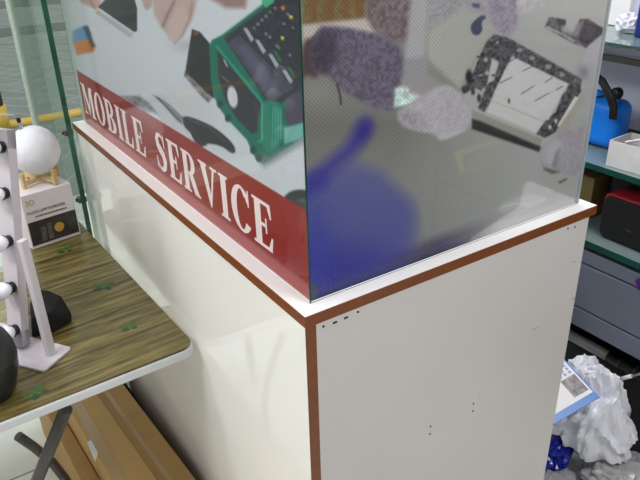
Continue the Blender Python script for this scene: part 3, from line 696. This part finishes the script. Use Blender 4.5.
# ------------------------------------------------------------------ vanity mirror with bulbs
nrm = np.array([-.82, -.57, 0]); nrm /= np.linalg.norm(nrm)
wd_ = np.array([-nrm[1]*-1, 0, 0])
wd_ = np.array([-.57, .82, 0]); wd_ /= np.linalg.norm(wd_)
P0 = onz(26.5, 346, TAB+.012)
best = None
for ti in range(0, 45):
    for hi in range(15, 60):
        ta = math.radians(ti); h = hi*.01
        q = P0+h*(-nrm*math.sin(ta)+np.array([0, 0, math.cos(ta)])); a, b = px(q)
        e = (a-11)**2+(b-131)**2
        if best is None or e < best[0]: best = (e, ta, h)
TA, MH = best[1], best[2]
upv = -nrm*math.sin(TA)+np.array([0, 0, math.cos(TA)])
nt_ = nrm*math.cos(TA)+np.array([0, 0, math.sin(TA)])
vm = empty('vanity_mirror', tuple(onz(40, 350, TAB)), 'white framed vanity mirror with round bulbs standing on the wooden table', 'mirror')
MW = .26; bw = .035; th = .010
fr = MB()
fr.obox(P0+upv*MH/2+wd_*bw/2, nt_, wd_, upv, th, bw/2, MH/2)
fr.obox(P0+upv*MH/2+wd_*(MW-bw/2), nt_, wd_, upv, th, bw/2, MH/2)
fr.obox(P0+upv*(MH-bw/2)+wd_*MW/2, nt_, wd_, upv, th, MW/2, bw/2)
fr.obox(P0+upv*(bw/2)+wd_*MW/2, nt_, wd_, upv, th, MW/2, bw/2)
fr.build('frame', 'white_metal', vm)
MB().obox(P0+upv*MH/2+wd_*MW/2, nt_, wd_, upv, .003, MW/2-bw, MH/2-bw).build('mirror_glass', 'mirror', vm)
def bulb(c, par):
    o = MB().lathe([(.0, 0), (.011, 0), (.011, .012), (.013, .012)], c, tuple(nt_), 20)
    o = o.build('bulb_socket', 'black', vm)
    pr = [(.011, .010)]+[(.0168*math.sin(a), .027-.0168*math.cos(a)) for a in np.linspace(.7, PI, 14)]
    MB().lathe(pr, c, tuple(nt_), 24).build('bulb', 'bulb', o)
for yy in (148, 195, 243, 290, 333):
    # height along frame for this row
    bh = min(np.linspace(0, MH, 400), key=lambda h: abs(px(P0+upv*h+nt_*.03+wd_*.014)[1]-yy))
    bulb(P0+upv*bh+nt_*th+wd_*.014, vm)
    if yy not in (290,): bulb(P0+upv*bh+nt_*th+wd_*(MW-.014), vm)
# base plate
R_ = onz(72, 347, TAB+.006)[:2]; B_ = onz(43, 371, TAB+.006)[:2]
ed = (R_-B_); el = np.linalg.norm(ed); ed /= el; pd = np.array([-ed[1], ed[0]])
pl = rounded([tuple(B_), tuple(R_), tuple(R_+pd*.30), tuple(B_+pd*.30)], .008, 5)
MB().prism(pl, TAB+.0005, TAB+.006).build('base_plate', 'white_metal', vm, bevel=.001)
# support arms
def arm(a0, b0):
    d = (b0-a0); l = np.linalg.norm(d); d /= l
    s = np.cross(d, wd_); s /= np.linalg.norm(s)
    MB().obox((a0+b0)/2, s, np.cross(s, d), d, .0085, .006, l/2).build('support_arm', 'white_metal', vm, bevel=.001)
sa = onz(51, 354, TAB+.006); sb = ony(22, 240, sa[1]+.005)
arm(sa, sb)
arm(sa+wd_*(MW+.02), sb+wd_*(MW+.02))

# ------------------------------------------------------------------ carton and moon lamp
q0 = onz(33, 250, TAB+.001); q1 = onz(81, 234, TAB+.001)
bx = (q1-q0)[:2]; bl = np.linalg.norm(bx); bx = np.append(bx/bl, 0); by = np.array([-bx[1], bx[0], 0]); BH = .150
lb = empty('lamp_carton', tuple((q0+q1)/2+by*.065), 'white and black lamp carton with gold 3D lettering under the moon lamp', 'box')
cc = (q0+q1)/2+by*.065+np.array([0, 0, BH/2])
MB().obox(cc, bx, by, (0, 0, 1), bl/2, .065, BH/2).build('carton_body', 'boxwhite', lb, bevel=.0015)
def fpnt(u, v, off=.0006): return q0+bx*u*bl+np.array([0, 0, v*BH])-by*off
MB().add([fpnt(0.02, .06), fpnt(.98, .06), fpnt(.98, .50), fpnt(.02, .50)], [(0, 1, 2, 3)]).build('photo_panel', 'photo_dark', lb)
mp_ = MB(); mp_.add([fpnt(.60+.10*math.cos(2*PI*k/24), .27+.10*bl/BH*math.sin(2*PI*k/24), .0010) for k in range(24)], [tuple(range(24))]); mp_.build('moon_picture', 'moon_print', lb)
MB().add([fpnt(.22, .1, .001), fpnt(.32, .1, .001), fpnt(.34, .36, .001), fpnt(.24, .36, .001)], [(0, 1, 2, 3)]).add([fpnt(.36, .1, .001), fpnt(.46, .1, .001), fpnt(.46, .4, .001), fpnt(.38, .4, .001)], [(0, 1, 2, 3)]).build('grey_picture', 'grey_print', lb)
text_faces('3D', .020, fpnt(.05, .80), bx, (0, 0, 1), 'gold_lettering', 'gold', lb)
text_faces('MOON LAMP HUMIDIFIER', .0118, fpnt(.05, .64), bx*.74, (0, 0, 1), 'carton_lettering', 'ink', lb)
dsh = MB()
for k in range(16):
    u0 = .19+.040*k
    dsh.add([fpnt(u0, .565, .001), fpnt(u0+.030, .565, .001), fpnt(u0+.030, .592, .001), fpnt(u0, .592, .001)], [(0, 1, 2, 3)])
dsh.build('carton_small_print', 'grey_print', lb)
ztop = TAB+.001+BH
ml_ = empty('moon_lamp', (cc[0], cc[1], ztop), 'white round moon lamp on a pale wooden stand standing on its carton', 'lamp')
mc = ony(34.5, 150, cc[1]); mr_ = .0625
bm = bmesh.new(); bmesh.ops.create_icosphere(bm, subdivisions=5, radius=mr_)
for v in bm.verts:
    n_ = noise.noise(v.co*60)*.0007+noise.noise(v.co*140+Vector((3, 1, 2)))*.0005; v.co *= 1+n_/mr_; v.co += Vector(mc)
me = bpy.data.meshes.new('globe'); bm.to_mesh(me); bm.free(); me.materials.append(mk['moon']); me.polygons.foreach_set('use_smooth', [True]*len(me.polygons))
gl = bpy.data.objects.new('globe', me); COL.objects.link(gl); gl.parent = ml_; gl.matrix_parent_inverse = ml_.matrix_basis.inverted()
st = np.array([mc[0], mc[1], ztop])
for k in range(2):
    an = math.radians(28+90*k); d = np.array([math.cos(an), math.sin(an), 0]); n_ = np.array([-d[1], d[0], 0])
    for sg_ in (-1, 1):
        MB().obox(st+d*sg_*.054+np.array([0, 0, .021]), d, n_, (0, 0, 1), .0045, .0055, .021).build('stand_post', 'pine', ml_, bevel=.001)
    MB().obox(st+np.array([0, 0, .0125+.0005*k]), d, n_, (0, 0, 1), .052, .006, .0055).build('stand_bar', 'pine', ml_, bevel=.001)
tp = mc+np.array([-.02, 0, mr_*.93])
us = MB().obox(tp+np.array([0, 0, .010]), (1, 0, 0), (0, 1, 0), (0, 0, 1), .005, .003, .010).build('usb_plug', 'silver', ml_, bevel=.001)
MB().obox(tp+np.array([-.001, 0, .025]), (1, 0, 0), (0, 1, 0), (0, 0, 1), .0045, .004, .006).build('plug_collar', 'black', us, bevel=.001)
MB().tube([tp+np.array([-.002, 0, .030]), tp+np.array([-.012, 0, .040]), tp+np.array([-.035, 0, .046]), tp+np.array([-.06, .0, .038]), tp+np.array([-.085, 0, .015]), tp+np.array([-.10, 0, -.03]), tp+np.array([-.105, 0, -.12]), tp+np.array([-.12, .0, -.25])], .0018, 8).build('cord', 'white_metal', ml_)

# ------------------------------------------------------------------ black things on the table
def hull(pts, name, m, par=None, bevel=.004, sub=0):
    bm = bmesh.new()
    for p in pts: bm.verts.new(p)
    bmesh.ops.convex_hull(bm, input=bm.verts)
    bmesh.ops.delete(bm, geom=[v for v in bm.verts if not v.link_faces], context='VERTS')
    me = bpy.data.meshes.new(name); bm.to_mesh(me); bm.free(); me.materials.append(mk[m])
    o = bpy.data.objects.new(name, me); COL.objects.link(o)
    if par is not None: o.parent = par; o.matrix_parent_inverse = par.matrix_basis.inverted()
    md = o.modifiers.new('bevel', 'BEVEL'); md.width = bevel; md.segments = 2
    return o
zb = TAB+.001
pts = [(*onz(54, 333, zb)[:2], zb), (*onz(72, 322, zb)[:2], zb), (*onz(32, 338, zb)[:2], zb), (*onz(62, 303, zb)[:2], zb), (*onz(30, 305, zb)[:2], zb)]
zt = TAB+.06
pts += [(*onz(33, 289, zt)[:2], zt), (*onz(48, 290, zt)[:2], zt), (*onz(61, 296, zt)[:2], zt), (*onz(50, 312, zt)[:2], zt), (*onz(32, 318, zt)[:2], zt), (*onz(72, 314, zb+.014)[:2], zb+.014)]
tag(hull(pts, 'black_pouch', 'blackcloth'), 'black angular fabric pouch on the wooden table behind the mirror stand', 'pouch')
bd = empty('black_canister', tuple(onz(-16, 400, TAB)), 'black dome-topped canister on wooden table, cut off by left photo edge', 'canister')
dc = np.array([-.389, .490, TAB+.001])
pr = [(0, 0), (.046, 0), (.052, .010), (.064, .050), (.067, .075), (.065, .096), (.058, .116), (.045, .131), (.026, .140), (0, .143)]
MB().lathe(pr[:5], dc, n=48).build('body', 'black', bd)
MB().lathe(pr[4:], dc, n=48).build('dome_lid', 'black', bd)

# ------------------------------------------------------------------ shelving on the right wall
XS = 1.15; XB = 1.47; Y0, Y1 = -.9, 1.1
su = empty('shelving_unit', (1.31, .1, FLOOR), 'wall shelving with green glass shelves over grey drawers right of the counter', 'shelving')
for z0, z1, xf in [(.172, .180, XS), (-.156, -.140, XS), (-.384, -.3645, XS)]:
    g = MB().box((xf, Y0, z0), (XB, Y1, z1)).build('glass_shelf', 'gshelf', su)
    MB().box((xf-.001, Y0, z0), (xf, Y1, z1)).build('shelf_edge', 'gshelf_edge', g)
MB().box((XB, Y0, -.156), (XB+.02, Y1, .9)).build('back_board', 'shelfwhite', su)
MB().box((XB, Y0, FLOOR), (XB+.02, Y1, -.156)).build('back_board', 'darkrecess', su)
MB().box((XB-.012, Y0, .06), (XB, Y1, .077)).build('wall_rail', 'alu', su)
MB().box((XB-.012, Y0, -.14), (XB, Y1, -.128)).build('wall_rail', 'legmetal', su)
for z0, z1 in [(-.436, -.396), (-.582, -.441), (-.648, -.587)]:
    MB().box((XS+.002, Y0, z0), (XS+.02, Y1, z1)).build('drawer_front', 'steel', su, bevel=.002)
MB().box((XS+.02, Y0, -.648), (XB, Y1, -.39)).build('drawer_carcass', 'darkrecess', su)
MB().box((XS, Y1, FLOOR), (XB+.02, Y1+.02, .9)).build('end_panel', 'darkrecess', su)
MB().box((XS, Y0-.02, FLOOR), (XB+.02, Y0, .9)).build('end_panel', 'darkrecess', su)
MB().box((1.30, Y0, FLOOR), (XB, Y1, -.648)).build('plinth', 'darkrecess', su)

SZ = -.139
# blue jug
jc = (1.31, .475)
jg = empty('blue_jug', (*jc, SZ), 'bright blue plastic jug with black carrying strap on the glass shelf', 'jug')
def rbox(cx, cy, hx, hy, z0, z1, r, ztaper=0):
    return rounded([(cx-hx, cy-hy), (cx+hx, cy-hy), (cx+hx, cy+hy), (cx-hx, cy+hy)], r, 6)
MB().prism(rbox(jc[0], jc[1]-.015, .045, .075, 0, 0, .036), SZ, SZ+.135).build('body', 'jug', jg, bevel=.028, seg=5)
lidc = (jc[0]-.005, jc[1]+.010)
ld = MB().lathe([(.017, .130), (.017, .150), (0, .150)], (lidc[0], lidc[1], SZ), n=24).build('cap', 'jug', jg, bevel=.003)
MB().lathe([(.0185, .132), (.0195, .132), (.0195, .138), (.0185, .138)], (lidc[0], lidc[1], SZ), n=24).build('cap_ring', 'black', ld)
def jp(a, b, x_): return onx(a, b, x_)
strap = [jp(598, 78, 1.285), jp(602, 81, 1.275), jp(607, 90, 1.265), jp(611, 99, 1.26), jp(613.5, 108, 1.258), jp(613, 118, 1.258)]
sm_ = MB()
for a, b in zip(strap[:-1], strap[1:]):
    d = b-a; l = np.linalg.norm(d); d /= l; s = np.array([1., 0, 0]); s -= d*(s@d); s /= np.linalg.norm(s)
    sm_.obox((a+b)/2, s, np.cross(s, d), d, .004, .011, l/2+.004)
sm_.build('carrying_strap', 'black', jg, bevel=.002)
kq = jp(616, 93, 1.27)
MB().lathe([(0, 0), (.014, 0), (.016, .004), (.016, .018), (.013, .022), (0, .022)], kq-np.array([.011, 0, 0]), (1, -.3, 0), 24).build('pivot_knob', 'black', jg)
# open carton on shelf
oc = empty('open_carton', (1.24, .27, SZ), 'small off-white open carton of black gadgets beside the blue jug', 'box')
ca = onz(606, 165, SZ)[:2]; cb = np.array([ca[0]+.012, ca[1]-.19]); d2 = (cb-ca)/np.linalg.norm(cb-ca); n2 = np.array([-d2[1], d2[0]])
if n2[0] < 0: n2 = -n2
hC = .070; wall_ = MB()
def cw(a, b, z1=hC):
    d = b-a; l = np.linalg.norm(d); d = np.append(d/l, 0); s = np.array([-d[1], d[0], 0])
    wall_.obox(np.append((a+b)/2, SZ+z1/2), d, s, (0, 0, 1), l/2, .0015, z1/2)
e1 = ca+n2*.10; e2 = cb+n2*.10
cw(ca, cb); cw(ca, e1); cw(e1, e2); cw(cb, e2)
wall_.prism([tuple(ca), tuple(cb), tuple(e2), tuple(e1)], SZ, SZ+.003)
wall_.build('carton_body', 'cartgrey', oc)
for k in range(4):
    fx = ca+d2*(.035+.042*k)+n2*(.03+.03*(k % 2))
    g = MB().obox(np.append(fx, SZ+.068+.008*(k % 2)), (.8, .6, 0), (-.6, .8, 0), (0, 0, 1), .024, .014, .022).build('black_gadget', 'black', None, bevel=.004)
    tag(g, ['black gadget in the open carton, nearest its left end', 'black gadget in the open carton, second from its left end', 'black gadget in the open carton, third from its left end', 'black gadget in the open carton, farthest from the blue jug'][k], 'gadget', 'gadgets in the open carton')
    g.location.z -= .042
cbm = MB().tube([np.append(ca+d2*.03+n2*.02, SZ+.055), np.append(ca+d2*.06+n2*.05, SZ+.064), np.append(ca+d2*.09+n2*.03, SZ+.060), np.append(ca+d2*.13+n2*.055, SZ+.062)], .003, 8).build('coiled_cable', 'paper')
cbm.location.z += .012
tag(cbm, 'short white cable lying on the gadgets in the open carton', 'cable')
# brown carton on lower shelf
SL = -.3635
bb = MB().obox((1.335, .50, SL+.065), (1, 0, 0), (0, 1, 0), (0, 0, 1), .06, .072, .065).build('brown_carton', 'olive', None, bevel=.002)
tag(bb, 'olive brown carton on the lower shelf behind the red speaker', 'box')
# red speaker
sk = empty('portable_speaker', (1.21, .25, SL), 'red portable speaker with black grille on the lower glass shelf', 'speaker')
sx = 1.20
sbody = rounded([(.115, SL+.0), (.345, SL+.0), (.345, SL+.135), (.115, SL+.135)], .022, 6)
mb = MB()
n_ = len(sbody)
vs = [(sx+.006, a, b) for a, b in sbody]+[(sx+.085, a, b) for a, b in sbody]
mb.add(vs, [tuple(range(n_)), tuple(range(2*n_-1, n_-1, -1))]+[(i, (i+1) % n_, n_+(i+1) % n_, n_+i) for i in range(n_)])
mb.build('speaker_body', 'red', sk, bevel=.006)
fb = rounded([(.121, SL+.004), (.339, SL+.004), (.339, SL+.128), (.121, SL+.128)], .020, 6)
mb = MB(); vs = [(sx, a, b) for a, b in fb]+[(sx+.008, a, b) for a, b in fb]
mb.add(vs, [tuple(range(n_)), tuple(range(2*n_-1, n_-1, -1))]+[(i, (i+1) % n_, n_+(i+1) % n_, n_+i) for i in range(n_)])
gr_ = mb.build('front_grille', 'grille', sk, bevel=.003)
MB().obox((sx-.0006, .25, SL+.05), (0, 1, 0), (0, 0, 1), (1, 0, 0), .008, .003, .0005).build('badge', 'legmetal', gr_)
# black item behind speaker
bi = MB().obox((1.34, .26, SL+.085), (1, 0, 0), (0, 1, 0), (0, 0, 1), .045, .13, .085).build('black_case', 'black', None, bevel=.01)
tag(bi, 'black case standing behind the red speaker on the lower shelf', 'case')
# purple card on the drawer front lip
pcq = [onx(635, 280, XS-.002), onx(641, 277, XS-.002), onx(645, 292, XS-.002), onx(638, 289, XS-.002)]
pm = MB(); pm.add([tuple(q) for q in pcq]+[tuple(q+np.array([.003, 0, 0])) for q in pcq], [(0, 1, 2, 3), (7, 6, 5, 4), (0, 4, 5, 1), (1, 5, 6, 2), (2, 6, 7, 3), (3, 7, 4, 0)])
tag(pm.build('price_tag', 'purple'), 'small purple tag on the grey drawer front at the right edge', 'tag')
# upper shelf things
UZ = .181
wq = onx(618, 25, 1.38)
wb = MB().obox((1.38, wq[1]+.03, UZ+.06), (1, 0, 0), (0, 1, 0), (0, 0, 1), .012, .065, .06).build('white_box', 'paper', None, bevel=.002)
tag(wb, 'flat white box standing on the upper glass shelf', 'box')
dq = onx(634, 30, 1.25)
db = MB().obox((1.30, dq[1]-.056, UZ+.06), (1, 0, 0), (0, 1, 0), (0, 0, 1), .05, .055, .06).build('blue_box', 'bluedark', None, bevel=.004)
tag(db, 'dark blue box on the upper shelf at the right photo edge', 'box')

def crumple(name, c, r, m, seed, amp=.35, sub=4, par=None, fine=.06, rot=0, skirt=0):
    bm = bmesh.new(); bmesh.ops.create_icosphere(bm, subdivisions=sub, radius=1)
    sd = Vector((seed*3.1, seed*1.7, seed*.9))
    for v in bm.verts:
        p = v.co.copy(); q = p*1.6+sd
        w_ = Vector((noise.noise(p*1.3+sd), noise.noise(p*1.3-sd), noise.noise(p*1.3+2*sd)))*.5
        rd = 1-abs(noise.noise(q+w_))*2
        n2_ = 1-abs(noise.noise(Vector((p.x*3, p.y*3, p.z*1.1))+sd*2+w_))*2
        n3_ = 1-abs(noise.noise(Vector((p.x*6, p.y*6, p.z*2))+sd*3+w_*2))*2
        k = 1+amp*(rd-.4)*.7+amp*.55*(n2_-.6)+fine*(n3_-.6)
        v.co = p*k
        v.co.x *= 1-skirt*p.z; v.co.y *= 1-skirt*p.z
    R = Matrix.Rotation(rot, 3, 'Z')
    zmin = None
    for v in bm.verts:
        v.co = R @ Vector((v.co.x*r[0], v.co.y*r[1], v.co.z*r[2]))
    zmin = -r[2]*.78
    for v in bm.verts:
        if v.co.z < zmin: v.co.z = zmin
        v.co += Vector((c[0], c[1], c[2]-zmin))
    me = bpy.data.meshes.new(name); bm.to_mesh(me); bm.free(); me.materials.append(mk[m])
    o = bpy.data.objects.new(name, me); COL.objects.link(o)
    if par is not None: o.parent = par; o.matrix_parent_inverse = par.matrix_basis.inverted()
    return o
cw_ = crumple('crumpled_wrap', (1.30, onx(626, 38, 1.30)[1], UZ), (.028, .03, .028), 'bag', 3, .4, 3)
tag(cw_, 'small crumpled clear wrap on the upper shelf beside the dark blue box', 'wrapping')

# ------------------------------------------------------------------ dark box, tripod and bags at the foot of the shelving
dk = MB().box((1.195, .0, FLOOR), (1.295, .62, -.745)).build('dark_crate', 'darkrecess', None, bevel=.004)
tag(dk, 'dark crate on the floor under the grey drawers, below the silver tube', 'crate')
tr = empty('tripod_pole', (1.2, .25, -.74), 'silver tube with black ribbed grip lying under the grey drawers', 'pole')
ta_ = np.array([1.20, .56, -.726]); tb_ = np.array([1.20, .232, -.726]); tc_ = np.array([1.20, -.05, -.726])
mk['tube_grey'] = mat('satin_grey_tube', (186, 186, 190), .3, .25, var=.03)
MB().tube([ta_, tb_], .0165, 20).build('tube', 'tube_grey', tr)
MB().tube([tb_, tc_], .0185, 20).build('grip', 'black', tr)
for k in range(3):
    yk = .195-.05*k; MB().tube([(1.20, yk, -.726), (1.20, yk-.006, -.726)], .0192, 20).build('grip_ring', 'legmetal', tr)
wbag = empty('white_plastic_bag', (1.03, .16, FLOOR), 'large crumpled white plastic bag on the floor beside the counter', 'bag')
crumple('bag_body', (1.055, .145, -.93), (.068, .088, .135), 'bag', 11, .42, 5, wbag, rot=.4, skirt=.3)
crumple('bag_top', (1.06, .215, -.77), (.045, .055, .06), 'bag', 5, .34, 4, wbag, rot=.9)
crumple('bag_fold', (.985, .232, -.895), (.055, .035, .03), 'bag', 61, .34, 4, wbag, rot=-.5)
bag2 = crumple('grey_plastic_bag', (1.07, .065, FLOOR), (.09, .085, .050), 'baggrey', 21, .4, 4)
tag(bag2, 'flattened grey plastic bag on the floor under the white one', 'bag')
bag3 = crumple('blue_plastic_bag', (.985, .218, FLOOR), (.055, .045, .05), 'bagblue', 31, .36, 4)
tag(bag3, 'crumpled dark blue plastic bag on the floor beside the counter', 'bag')
bag6 = crumple('grey_plastic_bag', (.90, .13, FLOOR), (.055, .055, .030), 'baggrey', 71, .4, 4)
tag(bag6, 'small flat grey plastic bag on the floor at the bottom edge by the counter corner', 'bag')
bag4 = crumple('black_plastic_bag', (1.22, -.10, FLOOR), (.06, .09, .10), 'bagblack', 41, .3, 4)
tag(bag4, 'black plastic bag on the floor at the right edge by the white bag', 'bag')
bag5 = crumple('clear_plastic_sleeve', (1.09, .37, FLOOR), (.025, .035, .27), 'baggrey', 51, .2, 4)
tag(bag5, 'tall pale plastic sleeve standing between the counter and the grey drawers', 'plastic sleeve')
# printed packet leaning on the white bag
pk = empty('printed_packet', tuple(onx(575, 400, .93)), 'blue and white printed packet with small photo leaning on the white bag', 'packet')
d0 = 1.72
def pt(a, b, k): return CAM+ray(a, b)*k
C0 = onx(600, 397, .95); C1 = onx(560, 354, .98)
C3 = min((onx(546, 428.5, q) for q in np.linspace(.80, 1.0, 200)), key=lambda c: abs((c-C0)@(C1-C0)/np.linalg.norm(c-C0)))
ex = (C1-C0); exl = np.linalg.norm(ex); ex /= exl
ey = (C3-C0); ey -= ex*(ey@ex); eyl = np.linalg.norm(ey); ey /= eyl
nn = np.cross(ex, ey); 
if nn@(CAM-C0) < 0: nn = -nn
pkc = C0+ex*exl/2+ey*eyl/2-nn*.002
MB().obox(pkc, ex, ey, nn, exl/2, eyl/2, .002).build('packet_body', 'bluebox', pk, bevel=.001)
def pp(u, v, off=.0006): return C0+ex*exl*u+ey*eyl*v+nn*off
MB().add([pp(.13, .03), pp(1, .03), pp(1, 1), pp(.13, 1)], [(0, 1, 2, 3)]).build('white_face', 'paper', pk)
MB().add([pp(.20, .055, .001), pp(.56, .055, .001), pp(.56, .32, .001), pp(.20, .32, .001)], [(0, 1, 2, 3)]).build('photo', 'photoprint', pk)
rg = MB()
cen = (.46, .80)
for k in range(20):
    a0 = -2.2+k*.2; a1 = a0+.2
    rg.add([pp(cen[0]+.20*math.cos(q)*rr, cen[1]+.24*math.sin(q)*rr, .001) for q, rr in ((a0, 1), (a1, 1), (a1, .72), (a0, .72))], [(0, 1, 2, 3)])
rg.build('blue_curve', 'skyprint', pk)
ln = MB()
for k in range(3):
    for j in range(5):
        v0 = .07+.09*k; u0 = .60+.075*j
        ln.add([pp(u0, v0, .001), pp(u0+.055, v0, .001), pp(u0+.055, v0+.045, .001), pp(u0, v0+.045, .001)], [(0, 1, 2, 3)])
ln.build('print_lines', 'lavprint', pk)
# white stick
stk = empty('white_stick', tuple(onx(630, 376, 1.10)), 'thin white stick with silver end lying at the right photo edge', 'stick')
s0 = onx(622, 378.5, 1.11); s1 = onx(632, 376, 1.11); s2 = onx(660, 369, 1.11)
MB().tube([s0, s1], .0055, 14).build('white_tip', 'paper', stk)
MB().tube([s1, s2], .0045, 14).build('shaft', 'silver', stk)
tag(wbag, 'large crumpled white plastic bag on the floor beside the counter', 'bag')

# ------------------------------------------------------------------ light
wd = bpy.data.worlds.new('world'); sc.world = wd; wd.use_nodes = True
bgn = wd.node_tree.nodes['Background']; bgn.inputs[0].default_value = (.88, .90, .87, 1); bgn.inputs[1].default_value = .78
sc.view_settings.view_transform = 'Standard'; sc.view_settings.look = 'None'; sc.view_settings.gamma = 1; sc.view_settings.exposure = .18
